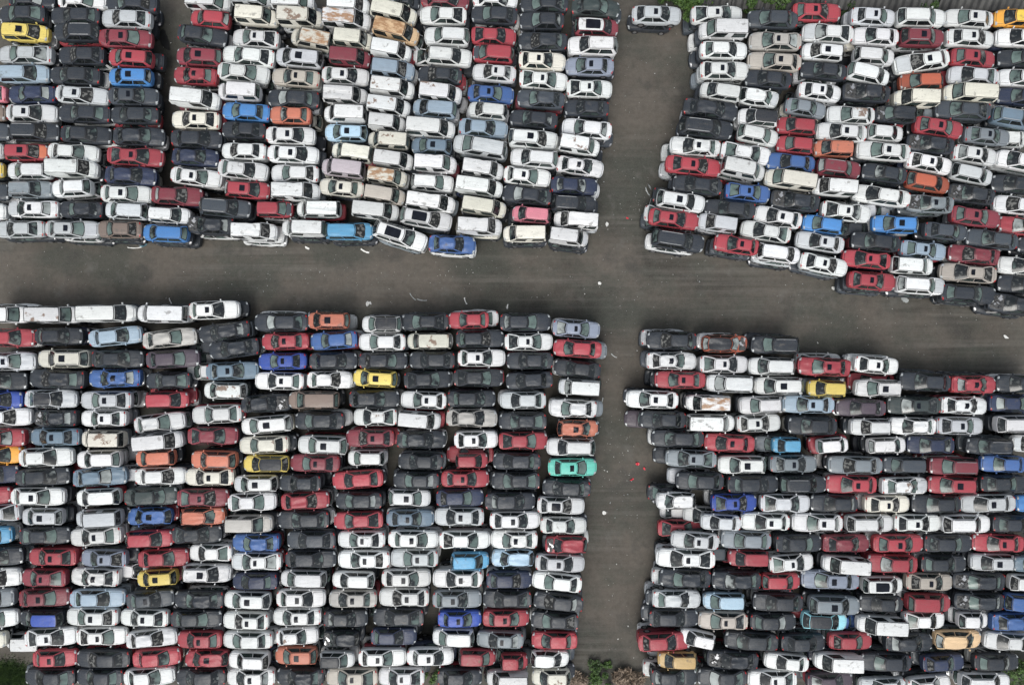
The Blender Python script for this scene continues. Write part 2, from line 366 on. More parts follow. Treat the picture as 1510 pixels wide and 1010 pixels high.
DATA = """
#A1
14 80 0 0 srbk
-2 68 21 0 slbk
5 72 49 3 hrye s
-3 78 81 1 slsi
-3 72 109 0 hrsb
12 82 139 0 sldb
10 84 167 1 srwh s
17 88 195 1 urbk
8 71 225 0 hrrd s c
11 76 252 0 hlwh
15 78 280 0 urgr d
12 87 308 1 slwh s
-7 66 338 -1 slsi
#A0
-50 10 139 0 slpk
-60 8 166 0 srbr
-55 14 193 3 srdg
-55 4 222 0 srwh
-50 4 250 0 srye
-55 13 283 0 srdg
-58 9 312 0 srwh
#A2
86 156 1 0 srwh
75 148 24 1 slbk
80 148 48 1 ulbk
86 155 82 1 slbk
74 148 112 2 slbk
83 160 141 5 srsi s
86 163 168 2 slbk
90 164 199 3 srbk
71 145 225 4 srwh
74 144 250 2 vrwh
78 135 278 -3 ulwh
87 152 309 1 slbk
67 146 338 1 srsi s
#A3
155 233 5 3 slbk
150 223 28 2 slsi
147 224 57 2 srdr s
160 225 86 4 hlrd s
160 224 114 1 hlbl s
160 233 142 1 srdg s
163 234 170 1 slbk
167 242 201 1 srbk
159 240 231 3 srrd s
155 230 259 3 srdb
149 223 286 2 srwh s
155 218 311 3 hlsi
143 210 338 1 slbr
#A4
278 340 4 3 vrwh
281 339 29 5 hlrd
263 335 53 8 srbk
260 327 84 3 hldr s
256 321 112 4 slrd s
256 324 147 6 vrwh
253 324 177 2 slcr s
253 327 205 2 srbk
254 322 232 3 srdb
252 327 261 7 srwh s
224 298 289 3 srdr
219 280 317 4 hrwh
210 278 344 3 hlbl
#A5
345 403 1 2 vrsi
351 410 26 5 vrcr
343 412 57 4 slwh s
328 405 83 6 slwh
322 397 108 6 srwh
322 385 136 4 vlwh
328 398 165 4 slbl
327 392 192 3 slbk
327 393 223 2 slwh
322 395 251 7 srwh
332 398 280 4 hrrd s
296 371 307 5 urdg
275 345 332 3 slbk n
#A6
403 463 5 2 vrwh
411 477 28 3 vrcr x
430 492 59 12 vlcr x
407 476 86 6 hlsi s
401 472 115 5 slbe s
395 471 146 3 slbk
398 459 170 2 slor
393 465 200 2 srwh s
395 470 228 3 srwh s
400 470 256 1 slwh
403 472 283 2 vrwh
379 432 309 1 hrrd c
345 409 342 2 vrwh d
#A7
485 545 9 4 vrwh
478 547 31 5 vrwh x
494 550 60 6 vrcr
488 546 86 5 vrdr
475 544 112 4 srwh s
479 542 142 4 vrwh d
478 540 169 2 vlwh
479 541 196 2 hllb s
490 550 225 9 vlcr
475 538 249 7 vlpu
471 537 277 6 slcr s
438 503 309 1 vlwh d
416 480 337 2 vlwh
#A8
585 619 0 3 srbk
549 614 20 13 vrcr
552 617 48 14 vrta x
549 606 76 10 vrwh
547 611 103 7 mrsb
548 611 131 7 vrwh x
543 605 158 8 vrwh x
545 597 183 6 vrwh
543 603 208 4 vlcr x
553 609 236 8 vrwh
544 600 261 9 vrcr x
539 597 288 9 vrbe
521 588 311 6 vrwh
480 550 341 0 hrsk d
552 629 348 18 urwh p
#A9
621 692 0 3 srdr
619 688 23 2 slwh
626 692 55 3 ulwh
628 696 84 5 urwh d
616 681 111 3 slbk
619 681 138 7 vrwh x
609 673 161 5 hlsb
599 671 190 5 vrwh
607 666 216 4 hlst s
611 673 243 4 vrwh
607 669 270 4 urwh
600 671 299 9 vrwh d
591 666 323 10 urwh p
632 701 360 3 srbm
#A10
697 763 0 3 srwh
695 763 22 3 slbk
695 761 53 3 srrd
697 758 80 5 hlrd c
697 761 108 5 slwh s
690 758 139 4 srbm s
691 748 164 6 hlwh
677 749 189 5 srsb
669 747 217 10 mlsi d
682 742 250 9 vrwh
672 741 276 8 vrwh
681 746 306 9 vrcr
674 740 334 4 vrwh
#A11
768 838 6 1 slbk
766 832 31 1 slbk
765 837 61 2 slbk
765 834 90 3 srcr s
766 837 118 5 srwh s
763 833 147 5 sldg
752 822 176 5 slbk
750 822 206 4 urwh s
753 822 234 5 ulwh
743 812 260 7 srwh s
741 813 288 7 slbk
755 811 317 5 hlpk
742 805 345 0 vlcr
#A12
843 914 12 3 srdn
847 912 41 2 hrdr w p
837 910 69 2 ulwh
834 905 98 2 slgb s
835 903 131 1 srwh s
833 898 160 3 slbk
829 902 190 6 slwh
824 884 215 9 vrwh x
821 890 245 8 srwh s
812 881 274 3 srdb
813 879 301 4 urbk
817 882 325 5 vlwh
809 867 350 7 vrwh
#AX
932 1005 22 2 srsi s
#B1
1019 1095 22 0 srwh s
1031 1100 46 1 vlwh
1032 1102 74 1 srwh
1032 1104 104 1 srwh s
1033 1092 136 9 hlwh
1008 1088 161 7 srbk
1001 1080 189 7 urbk
988 1062 216 5 slwh s
981 1064 245 6 srrd s
992 1064 273 6 slbk
969 1039 297 9 urwh s
957 1031 323 8 srrd s
961 1038 355 9 urbk
#B2
1102 1176 29 2 sldg
1105 1181 61 2 slgy s
1103 1181 91 4 slbe s
1099 1167 117 5 slbk
1091 1148 144 9 hrwh
1088 1147 174 5 hlwh k
1088 1147 200 12 hrwh
1063 1137 226 9 srwh
1063 1127 250 12 vrwh
1069 1136 284 6 srbm s
1039 1114 308 5 slbk
1030 1086 329 8 mlsi
1054 1118 361 9 slrd s
#B3
1169 1240 18 2 srrd s
1184 1257 49 4 slwh
1183 1243 77 5 hlwh s
1181 1248 105 6 slbk
1177 1240 136 7 srwh s
1158 1218 160 10 srgr
1146 1204 186 5 hlrd
1146 1200 214 6 hlrd
1131 1201 240 6 slbm
1128 1200 266 9 vlcr
1137 1208 297 8 slbk n
1113 1182 320 11 slwh s
1093 1165 342 10 slwh d
1117 1180 374 8 hrwh
#B4
1254 1320 25 4 srsi s
1257 1325 54 3 slwh
1259 1319 83 5 hrwh
1250 1311 110 13 hrwh
1243 1312 137 5 slbk n
1220 1289 170 3 slwh x
1204 1278 195 4 slwh s
1200 1257 220 2 hlor
1204 1268 249 7 urdr
1198 1259 277 5 vlwh
1211 1285 312 7 srwh s
1184 1243 331 8 hlbl
1174 1244 357 9 slsi s
1180 1250 390 12 srwh s
#B5
1321 1393 27 1 urwh
1327 1391 56 2 urdr s
1319 1399 91 -9 slwh s
1327 1389 121 -1 hlbo
1318 1379 146 2 vlcr
1290 1352 169 3 hlbk n
1280 1332 196 5 hrwh
1264 1342 223 5 slwh s
1272 1337 256 9 slbk
1258 1341 289 9 slwh
1286 1353 331 2 hlbl s
1256 1327 357 6 slbk
1243 1312 383 6 slrd s
1251 1321 414 5 srrd s
#B6
1393 1464 28 4 slwh s
1394 1466 57 3 srwh s
1402 1468 86 5 srrd s
1399 1470 112 4 slsi
1392 1464 139 4 vlcr
1380 1460 163 3 sldg
1349 1420 188 9 srrd s
1338 1406 213 7 slbk n
1337 1404 241 11 srwh s
1336 1400 270 10 hrbo
1338 1406 301 4 slgr s n
1362 1426 341 6 srdg
1327 1396 369 6 srsb s
1313 1375 392 4 mrwh
1321 1392 421 4 urwh
#B7
1467 1532 27 2 hlam
1469 1540 56 3 slwh
1472 1540 87 3 slbk
1471 1540 116 4 slwh
1470 1540 143 4 sldb
1462 1525 174 9 urst
1422 1490 201 6 srgr s
1406 1470 229 9 srwh s
1403 1463 257 13 hrsi
1400 1466 287 9 slbk n
1402 1475 320 8 srdr s
1425 1500 353 7 sldg
1400 1473 376 7 sldr
1387 1468 403 5 slbe s
1387 1469 433 4 srbk
#B8
1470 1535 238 12 hlwh
1462 1535 272 5 slbk
1466 1540 303 7 slwh
1474 1545 334 6 slrd
1502 1572 363 5 slbk
1473 1545 393 5 slwh
1472 1540 419 4 slbk
1459 1540 449 8 slbk n
#C1
-32 43 464 0 vrwh
-22 50 498 0 srrd
-22 52 533 -1 srsi s
-35 40 562 0 srbk
-32 33 589 0 hrub
-27 46 615 -1 srwh s
-32 38 645 0 urrd
-35 32 671 -2 hram
-45 28 699 -2 srdb
-55 16 731 -3 srrd
-40 31 757 -5 slsi
-50 17 790 -3 hrsk
-42 34 821 -3 srbk
-45 30 852 -3 srwh
-50 22 881 -1 urgr
-45 26 912 -3 srwh
-55 9 943 0 vrcr
#C2
45 119 464 0 vrwh x
52 122 496 0 srbk
57 133 529 0 ulcr s
43 126 559 2 slbk
37 112 588 0 srsi k
50 113 617 0 slbk n
45 119 644 0 slst s
29 108 674 -2 srwh
24 102 703 -2 srbk
17 95 732 0 srwh s
32 93 762 0 hlsi s
30 102 790 -1 srbk
42 114 821 0 slrd s
31 99 852 0 sldr s
29 102 881 -2 srdr s
30 94 911 0 hlbk q
38 113 939 -3 srwh s
49 113 970 -1 srrd s
36 112 998 0 slbk
#C3
119 200 462 -1 vrwh
132 208 496 -6 srsb
136 211 529 0 srbk
131 207 558 -1 slbm s
119 194 590 0 slsi s
119 187 617 0 slwh s
121 185 647 0 vlcr x
113 178 677 -2 hlwh
108 186 703 -4 srst
113 177 733 -3 hlwh
113 180 763 -3 vlsi
103 180 791 -4 slwh s
119 187 823 1 slgb s
105 176 851 2 slwh s
104 184 882 0 srsb
98 174 909 1 slwh s
114 187 938 -1 srwh s
112 192 971 0 slbk
112 183 998 0 slbk
#C4
203 279 463 1 vlwh
211 289 499 -6 srgy d
216 294 529 -3 srdp
215 281 561 -1 slbk
216 278 589 -1 hrrd
199 272 623 -7 srwh d
201 270 650 -5 vrwh
200 258 675 -3 hlor
200 274 702 -1 srwh
184 262 732 -2 srdn
188 254 761 -1 hlbm s
186 255 794 -2 hrrd
204 278 823 -3 srrd
202 261 852 -4 hlye s
187 256 883 -4 srdg s
177 249 911 1 slwh s
187 260 941 -5 srwh d
197 266 969 -4 srrd
183 258 997 -4 srwh
#C5
279 353 457 -2 srwh s
293 368 489 -8 slbk
308 382 514 -6 slbk
304 381 547 -2 srst s
301 363 576 1 hlwh x
283 357 611 -3 slwh
278 350 643 0 srdr
283 350 677 1 ulor
273 345 703 0 slcr s
262 336 734 0 srdr s
266 332 761 -1 hror
255 327 788 -2 srbk
279 343 815 0 slwh
270 341 845 1 urwh s
257 330 884 0 slbk
252 327 912 0 srbk
261 328 943 0 slrd s
273 337 970 0 hlrd s
260 333 998 0 slbk
#C6
375 455 475 0 slbk
386 456 503 -1 slrd s
381 452 533 -1 slub s
376 448 562 1 slwh s
356 427 595 -3 srbk n
356 430 626 -5 hlwh s
353 426 656 -2 slcr x
359 426 684 0 hlye k
345 409 713 -1 hlwh s
337 407 740 -2 srwh
333 402 772 0 mrgy
343 412 800 0 slbm
341 415 828 0 slwh s
343 410 857 0 sldb
330 399 885 1 hlwh s
329 397 915 1 slwh s
329 403 943 0 slwh
338 397 972 2 ulwh
335 406 998 0 slwh s
#C7
453 515 473 0 hlor s
458 527 502 -4 slbm
457 527 532 0 srbk
453 519 560 0 srwh d
426 500 590 0 mlbr
435 508 620 0 slbk
440 512 656 2 ulwh s
428 501 683 1 sldr s
412 474 712 0 slbk
415 485 738 -3 srrd d
410 486 766 -1 slbk
423 495 796 0 sldg
421 496 824 0 srbk
414 481 853 1 hlwh
408 480 882 0 srwh s
403 474 909 0 slwh s
408 469 938 -3 srwh x
406 467 966 0 hlor s
408 478 998 0 slbk
#C8
534 592 478 0 hlwh k
529 598 504 0 slwh
530 601 532 0 srbk
521 585 558 3 hlye s
515 589 588 0 srbk
521 586 615 0 slwh x
510 582 646 0 sldr s
513 567 675 0 hlwh
490 565 707 -4 slrd
495 564 738 0 slbk
492 565 767 -2 slrd
498 568 795 0 slwh s
498 575 825 0 slwh s
490 552 855 1 hlwh
485 556 883 0 slgy s
477 542 912 0 srbk
476 530 941 0 hlbk n
471 523 972 0 hrwh k
481 557 999 0 slbe s
#C9
592 662 475 0 slbk
601 666 503 0 vlcr x
604 671 531 0 slbk
596 665 560 -2 srbk
591 658 590 2 slwh s
588 650 619 5 vrwh
585 657 648 0 srbk
587 654 680 1 slbk
580 648 708 0 slbk
574 635 734 1 hrwh s
570 640 764 0 srst s
573 647 795 1 srwh s
576 646 823 0 slsi s
563 635 852 0 srwh s
559 633 881 0 slwh s
550 625 910 0 slbk
547 614 938 0 srdb
529 599 969 0 srwh s
558 626 998 0 slwh s
#C10
661 721 472 -1 slrd
672 743 500 -1 srbk
675 745 528 0 srwh s
669 742 557 0 srbk
660 731 588 0 srbk
658 733 616 1 srgy d
670 734 648 -1 srwh s
672 719 679 -1 hrrd
651 721 706 0 srrd s
643 713 734 -1 srdb
641 714 762 0 slsi s
648 723 796 0 srwh
665 721 826 0 hrsk
638 711 853 0 slwh s
638 710 883 0 srgr s
646 710 912 0 srub s
638 699 939 1 hlwh
600 669 968 0 srwh s
645 711 998 0 srbk
#C11
737 812 475 0 srbk
744 815 504 0 srwh s
747 816 532 0 slbk
746 815 561 -2 slbk
737 805 590 0 slsi
736 806 621 0 slbk
735 807 650 0 srrd
727 797 680 1 slbk
725 796 709 0 slbk
715 789 739 0 srbk
722 796 767 0 srwh s
724 793 796 0 slwh s
725 787 822 0 hllb d
717 784 855 0 srdb
712 784 883 0 slbk
712 780 911 0 srrd s
703 772 943 2 slgr s
677 731 969 1 hrrd x
718 779 1000 0 vlwh
#C12
815 885 485 4 srgb s
816 887 514 4 slrd
817 886 544 6 slbk
824 884 571 3 vlwh
810 880 602 2 slwh
822 882 632 1 hror s
806 877 659 1 ulwh
808 880 689 0 srtq s
800 871 719 2 slbk
792 862 745 2 srwh p
797 865 775 1 srwh
804 866 803 0 hlrd n
789 862 830 3 srsi s
785 858 858 6 slwh
787 860 887 6 slbk
783 853 915 3 slbk
784 851 944 1 slrd
783 839 971 1 hrwh
784 841 998 0 hlcr x
#CX
738 778 975 1 hrrd
#D1
954 1027 502 1 slbk
953 1027 532 1 srwh s
966 1040 560 1 slrd s
923 1000 589 2 slwh s
944 1012 619 1 slbk
961 1038 646 1 slbk
982 1056 676 2 slgr s
997 1067 709 1 slbk
968 1025 738 0 hlwh
1034 1092 770 3 slsi
990 1060 797 4 slsi s
968 1054 823 2 slwh s
973 1048 853 1 slbk
962 1033 883 1 srsi d
957 1030 911 0 srbk
941 1018 946 -3 srrd
970 1027 973 1 hlgo
960 1028 998 0 srbk
#D2
1035 1102 507 1 hrbo k n
1031 1103 537 1 srwh s
1041 1111 566 2 hlwh
1012 1074 594 1 vlwh X
1012 1083 623 1 vrwh
1039 1112 653 3 slrd s
1059 1128 685 0 ulwh s
1072 1148 714 0 srbk
1049 1116 741 0 srub s
1093 1164 769 1 slwh s
1064 1137 796 2 slgr
1074 1133 823 1 hlrd
1050 1122 856 0 slbk
1037 1098 886 0 hllb
1030 1102 915 1 slbe s
1003 1054 941 12 hlwh
1043 1118 973 2 slbk n
1029 1101 999 1 slbk
#D3
1107 1177 508 1 ulbk
1104 1172 540 1 hlwh
1113 1184 569 0 hlwh s
1090 1153 597 -2 ulwh
1086 1151 624 -2 srwh s
1139 1179 656 0 hlsk
1135 1205 684 0 srgr s
1150 1218 714 0 urbk
1121 1195 742 1 srsi d
1168 1242 771 1 slwh s
1143 1212 801 0 srbk
1134 1200 830 -4 srwh s
1124 1180 857 0 hrrd
1111 1184 888 1 slbk
1106 1174 916 0 srbk
1069 1147 945 3 slbk
1128 1192 976 5 slwh
1103 1174 1001 0 slwh s
#D4
1177 1254 541 3 slrd s
1191 1247 573 2 hlye x
1155 1230 596 1 slsb s
1162 1234 628 1 slbk
1205 1251 657 -4 hrwh
1222 1301 686 1 slgr
1219 1292 714 1 slrd s
1195 1264 742 1 slbk
1247 1316 771 0 urwh
1213 1282 801 0 srdr
1213 1278 832 4 vlwh
1182 1266 855 2 slgb s
1193 1267 892 2 urgr s
1183 1249 915 3 hrcy k
1151 1217 947 0 srbk
1201 1268 975 2 vlwh
1190 1258 1005 -2 srdp
#D5
1260 1325 538 5 srwh s
1260 1327 572 1 ulwh s
1233 1306 601 1 sldp
1254 1312 629 0 ulwh
1280 1336 657 -2 hrwh
1302 1363 686 1 hldg
1299 1368 716 0 srwh x
1274 1342 743 0 srcr s
1318 1388 771 0 srwh s
1287 1362 801 0 srrd s
1279 1352 831 2 slrd
1271 1331 862 0 hrwh p
1267 1331 890 1 slbk
1263 1332 920 3 vlwh
1222 1286 945 0 srrd
1269 1343 976 1 slbk
1268 1335 1012 -2 slsi
#D6
1327 1401 563 3 slbk
1309 1386 598 0 sldn s
1313 1380 628 1 slwh d
1338 1406 656 1 sldb
1370 1441 687 1 uldr
1369 1441 715 1 hlrd s
1344 1416 743 0 slbk
1388 1459 772 0 urwh
1363 1434 801 0 srbk
1358 1425 831 0 srbk
1336 1405 858 1 srbe s
1336 1401 888 2 mrrd
1331 1394 914 0 srwh
1305 1376 947 0 srbk
1360 1422 977 -3 srdb
1338 1402 1010 -6 srwh
#D7
1402 1469 567 1 srrd s
1387 1456 598 2 srwh s
1380 1450 628 1 srsi s
1424 1490 657 1 ulbk d
1447 1512 684 2 slbm
1445 1515 713 0 srbk
1416 1496 742 -1 slsi s
1463 1530 772 0 srbk
1435 1509 801 1 slrd s
1432 1495 829 0 hlsi s
1406 1482 857 1 slbk n
1408 1480 887 1 slbk n
1413 1457 914 0 hrwh
1378 1447 943 0 hrta
1435 1503 976 0 srbk
1416 1488 1005 0 urwh
#D8
1470 1540 566 1 slbk
1459 1530 595 1 srdb
1468 1535 625 0 urwh
1492 1560 654 1 hlwh
1498 1560 742 0 hlbl
1494 1550 831 0 slst
1489 1550 860 3 hrwh
1481 1545 890 6 hrbm
1461 1535 917 1 srbm
1452 1520 946 4 slwh
#L
170 243 90 3 slbk
168 238 118 2 srbk
1008 1062 759 2 slwh
925 990 34 3 slbk
962 1022 291 8 srbk
950 1010 317 8 srwh
659 728 670 0 slrd
945 1012 498 1 srsi
959 1025 560 1 slbk
921 990 618 2 sldp
963 1030 672 2 slbk
984 1050 702 2 slsi
954 1018 725 0 srbk
970 1035 779 1 srrd
952 1020 882 1 sldg
939 1005 939 -3 srdr
948 1012 986 3 srwh
1250 1318 563 1 slrd
1172 1240 533 1 srwh
1112 1175 654 1 slgr
222 290 583 -2 srrd
300 367 456 0 srbk
610 676 86 4 srwh
1086 1148 205 8 srrd
1200 1262 914 2 slbm
667 735 470 -1 slwh
9 66 944 0 vlwh
961 1030 850 2 srwh
"""
# ------------------------------------------------------------------ read the catalogue
cars = []; col = None
for ln in DATA.strip().splitlines():
    ln = ln.strip()
    if ln.startswith('#'): col = ln[1:]; continue
    t = ln.split(); x0, x1, y, a = map(float, t[:4]); code = t[4]; fl = set(t[5:])
    cars.append(dict(x=(x0+x1)/2, y=y, len=(x1-x0)/math.cos(R(a)), a=a, t=code[0], d=code[1], c=code[2:4], fl=fl, col=col, low=(col == 'L')))
TIER = 1.25
Z2 = 2*TIER
NAME = dict(s='sedan', h='hatchback', u='suv', v='van', m='people_carrier')
def near(c, o): return math.hypot(c['x']-o['x'], c['y']-o['y'])
tops = [c for c in cars if not c['low']]
for c in tops:
    up = dn = lf = rt = False
    for o in tops:
        if o is c: continue
        dx, dy = o['x']-c['x'], o['y']-c['y']
        if abs(dx) < 50 and 12 < dy < 44: dn = True
        if abs(dx) < 50 and -44 < dy < -12: up = True
        if abs(dy) < 24 and 35 < dx < 100: rt = True
        if abs(dy) < 24 and -100 < dx < -35: lf = True
    if c['y'] > 985: dn = True
    if c['y'] < 12: up = True
    if c['x'] < 20: lf = True
    if c['x'] > 1480: rt = True
    c['edge'] = not (up and dn and lf and rt)
    c['side'] = (up, dn, lf, rt)

def empty(name, loc, rz, sc):
    o = bpy.data.objects.new(name, None); COL.objects.link(o)
    o.location = loc; o.rotation_euler = (0, 0, rz); o.scale = sc; o.empty_display_size = .5
    return o
def part(name, me, parent, color=None, mat=None):
    if mat is not None:
        key = me.name + '|' + mat.name
        m2 = bpy.data.meshes.get(key)
        if m2 is None:
            m2 = me.copy(); m2.name = key; m2.materials[0] = mat
        me = m2
    o = bpy.data.objects.new(name, me); COL.objects.link(o); o.parent = parent
    if color: o.color = (*color, 1)
    return o
def vary(rgb, rnd, k=.10):
    f = 1 + rnd.uniform(-k, k)
    return tuple(min(.86, max(.004, x*f*(1 + rnd.uniform(-.012, .012)))) for x in rgb)
DARKROOF = (.018, .02, .026)
def build_car(i, c):
    rnd = random.Random(i*13 + 1)
    t, fl = c['t'], c['fl']
    nv = {'s': 2, 'h': 2}.get(t, 1)
    crumpled = 'n' in fl or ('d' in fl and rnd.random() < .5) or rnd.random() < .10
    v = '%s%d' % (t, nv) if crumpled else (rnd.choice({'s': ['s0', 's1', 's3', 's4', 's5'], 'h': ['h0', 'h1', 'h3']}[t]) if t in 'sh' else t + '0')
    P = KINDS[v]; L, W, H = P['_dim']
    z = Z2 if not c['low'] else TIER*0.9
    if c['col'] == 'AX': z = TIER
    if c['low'] and c['y'] == 34: z = 0.0
    zr = z + .8
    X, Y = at(c['x'], c['y'], zr)
    Lm = c['len']*(CAM_Z - zr)*SENSOR/LENS/1510
    sx = Lm/L; sy = .955*min(1.07, max(.93, sx**.35))*rnd.uniform(.975, 1.025)
    rz = -R(c['a']) + (math.pi if c['d'] == 'l' else 0)
    root = empty('compact_sedan' if t == 's' and c['len'] < 71 else NAME[t], (X, Y, z), rz, (sx, sy, rnd.uniform(.97, 1.03)))
    root.rotation_euler = (rnd.uniform(-1, 1)*R(1.6), rnd.uniform(-1, 1)*R(1.2), rz)
    colr = vary(RGB[c['c']], rnd, .15)
    part('body', P['body'], root, colr)
    rc, rm = colr, None
    if 'w' in fl: rc = RGB['wh']
    if 'q' in fl: rc = RGB['ub']
    if c['c'] == 'am' or c['c'] == 'bo': rc = tuple(min(.8, x*1.5) for x in colr)
    if 'k' in fl: rc = DARKROOF
    if 'x' in fl: rm = M['stain']
    elif (t in 'vm' and c['c'] in ('wh', 'cr')) or rnd.random() < .28: rm = M['dirty']
    if 'X' in fl or c['c'] == 'ta' and t == 'v': rm = M['rust']
    if c['col'] == 'A7' and c['y'] == 31: rm = M['rust']
    if c['col'] == 'A6' and c['y'] == 59: rm = M['rust']
    if c['col'] == 'A8' and c['y'] == 261: rm = M['rust']
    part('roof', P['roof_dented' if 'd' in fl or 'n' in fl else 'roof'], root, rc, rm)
    if 'n' in fl: part('engine_bay', P['engine_bay'], root)
    else:
        bc = colr
        if 'c' in fl: bc = RGB['dg'] if c['y'] < 200 or c['col'] == 'A6' else (.60, .17, .09)
        elif rnd.random() < .05 and c['c'] in ('wh', 'si'): bc = vary(RGB['si'], rnd)
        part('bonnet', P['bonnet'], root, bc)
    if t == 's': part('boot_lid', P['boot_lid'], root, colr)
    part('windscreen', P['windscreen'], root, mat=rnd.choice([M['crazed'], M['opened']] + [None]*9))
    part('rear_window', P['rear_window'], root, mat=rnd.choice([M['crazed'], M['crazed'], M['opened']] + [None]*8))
    for k in ('0R', '0L', '1R', '1L'):
        if t == 'v' and c['c'] == 'wh' and k[0] == '0' and i % 2: continue      # panel vans have no rear side glass
        part('side_window', P['side_window' + k], root)
    if 's' in fl: part('sunroof', P['sunroof'], root)
    if 'p' in fl: part('sunroof', P['pano'], root)
    for k in 'RL':
        if not ('n' in fl): part('headlight', P['headlight' + k], root)
        part('tail_light', P['tail_light' + k], root)
        if rnd.random() < .8: part('wing_mirror', P['wing_mirror' + k], root, colr)
    if c.get('edge', True):
        for k in ('FR', 'FL', 'BR', 'BL'): part('wheel', P['wheel' + k], root)
    root['category'] = 'car' if t in 'shu' else 'van'
    root['group'] = {'s': 'compact sedans stacked in the scrapyard rows' if c['len'] < 71 else 'full size sedans stacked in the scrapyard rows', 'h': 'hatchbacks stacked in the scrapyard rows', 'u': 'off-roaders stacked in the scrapyard rows',
                     'v': 'vans stacked in the scrapyard rows', 'm': 'people carriers stacked in the scrapyard rows'}[t]
    c['obj'] = root; return root

# ------------------------------------------------------------------ labels
def look(c):
    s = CNAME[c['c']] + ' ' + {'s': 'sedan', 'h': 'hatchback', 'u': 'SUV', 'v': 'van', 'm': 'people carrier'}[c['t']]
    f = c['fl']; w = None
    if 'w' in f: w = 'with white roof and big sunroof'
    elif 'k' in f and 'n' in f: w = 'with black roof and no bonnet'
    elif 'k' in f: w = 'with black roof'
    elif 'q' in f: w = 'with blue roof'
    elif 'c' in f: w = 'with odd coloured bonnet'
    elif 'n' in f: w = 'with bonnet missing'
    elif 'p' in f: w = 'with large black sunroof'
    elif 'X' in f or c['c'] == 'ta' and c['t'] == 'v': w = 'with rusty roof'
    elif 'x' in f: w = 'with stained roof'
    elif 'd' in f: w = 'with dented roof'
    elif 's' in f: w = 'with sunroof'
    if w: s += ' ' + w
    return s
def short(c): return CNAME[c['c']] + ' ' + {'s': 'sedan', 'h': 'hatchback', 'u': 'SUV', 'v': 'van', 'm': 'people carrier'}[c['t']]
def nb(c, sx, sy):
    best = None; bd = 1e9
    for o in tops:
        if o is c: continue
        dx, dy = o['x']-c['x'], o['y']-c['y']
        if sy and not (abs(dx) < 42 and 14 < dy*sy < 46): continue
        if sx and not (abs(dy) < 20 and 40 < dx*sx < 100): continue
        d = abs(dx)*(.6 if sy else 1) + abs(dy)*(1 if sy else 2)
        if d < bd: bd = d; best = o
    return best
BLOCK = dict(A='upper left', B='upper right', C='lower left', D='lower right')
ORD = 'first second third fourth fifth sixth seventh eighth ninth tenth eleventh twelfth thirteenth fourteenth fifteenth sixteenth seventeenth eighteenth nineteenth twentieth'.split()
from collections import Counter
def label_all():
    for c in cars:
        if c['low']: continue
        u, d, l, r = nb(c, 0, -1), nb(c, 0, 1), nb(c, -1, 0), nb(c, 1, 0)
        blk = BLOCK[c['col'][0]] + ' block'
        cand = [look(c) + ' on top of its stack, ' + blk]
        if not c['edge']: pass
        if u and d:
            cand.append('%s below %s and above %s, %s' % (look(c), short(u), short(d), blk))
            cand.append('%s below %s and above %s' % (look(c), short(u), short(d)))
            cand.append('%s below %s and above %s, %s' % (look(c), look(u), short(d), blk))
        elif u: cand.append('%s just below %s, %s' % (look(c), look(u), blk))
        elif d: cand.append('%s at the aisle, just above %s, %s' % (look(c), short(d), blk))
        if l: cand.append('%s right of %s, %s' % (look(c), look(l), blk)); 
        if r: cand.append('%s left of %s, %s' % (look(c), look(r), blk))
        if l and d: cand.append('%s right of %s, above %s, %s' % (look(c), short(l), short(d), blk))
        if r and u: cand.append('%s left of %s, below %s, %s' % (look(c), short(r), short(u), blk))
        if l and r and u: cand.append('%s between %s and %s, below %s' % (look(c), short(l), short(r), short(u)))
        same = sorted([o for o in tops if o['col'] == c['col']], key=lambda o: o['y'])
        k = same.index(c); n = len(same)
        cols = sorted({o['col'] for o in tops if o['col'][0] == c['col'][0] and o['col'][1:].isdigit()}, key=lambda q: int(q[1:]))
        ci = cols.index(c['col']) if c['col'] in cols else 0
        if k <= n//2: cand.append('%s, %s from the top in column %s of %s' % (look(c), ORD[k], ORD[ci], blk))
        else: cand.append('%s, %s from the bottom in column %s of %s' % (look(c), ORD[n-1-k], ORD[ci], blk))
        c['cand'] = [s for s in cand if len(s.split()) <= 16]
        c['full'] = cand[-1]
        c['plain'] = short(c)
    cnt = Counter(look(c) for c in tops)
    cs = Counter(s for c in tops for s in set(c['cand']))
    used = set()
    for c in tops:
        lb = None
        for j, s in enumerate(c['cand']):
            if j == 0 and cnt[look(c)] > 1: continue
            if cs[s] == 1 and s not in used: lb = s; break
        if lb is None:
            lb = c['full']
            if len(lb.split()) > 16: lb = c['full'].replace(look(c), short(c))
        used.add(lb); c['obj']['label'] = lb
    for c in cars:
        if not c['low']: continue
        o = min(tops, key=lambda o: near(c, o)); side = 'left' if c['x'] < o['x'] else 'right'
        lb = '%s one layer down, sticking out under the %s' % (short(c), look(o))
        if lb in used: lb = '%s one layer down under the %s, %s end' % (short(c), look(o), side)
        used.add(lb); c['obj']['label'] = lb

for i, c in enumerate(cars): build_car(i, c)
label_all()

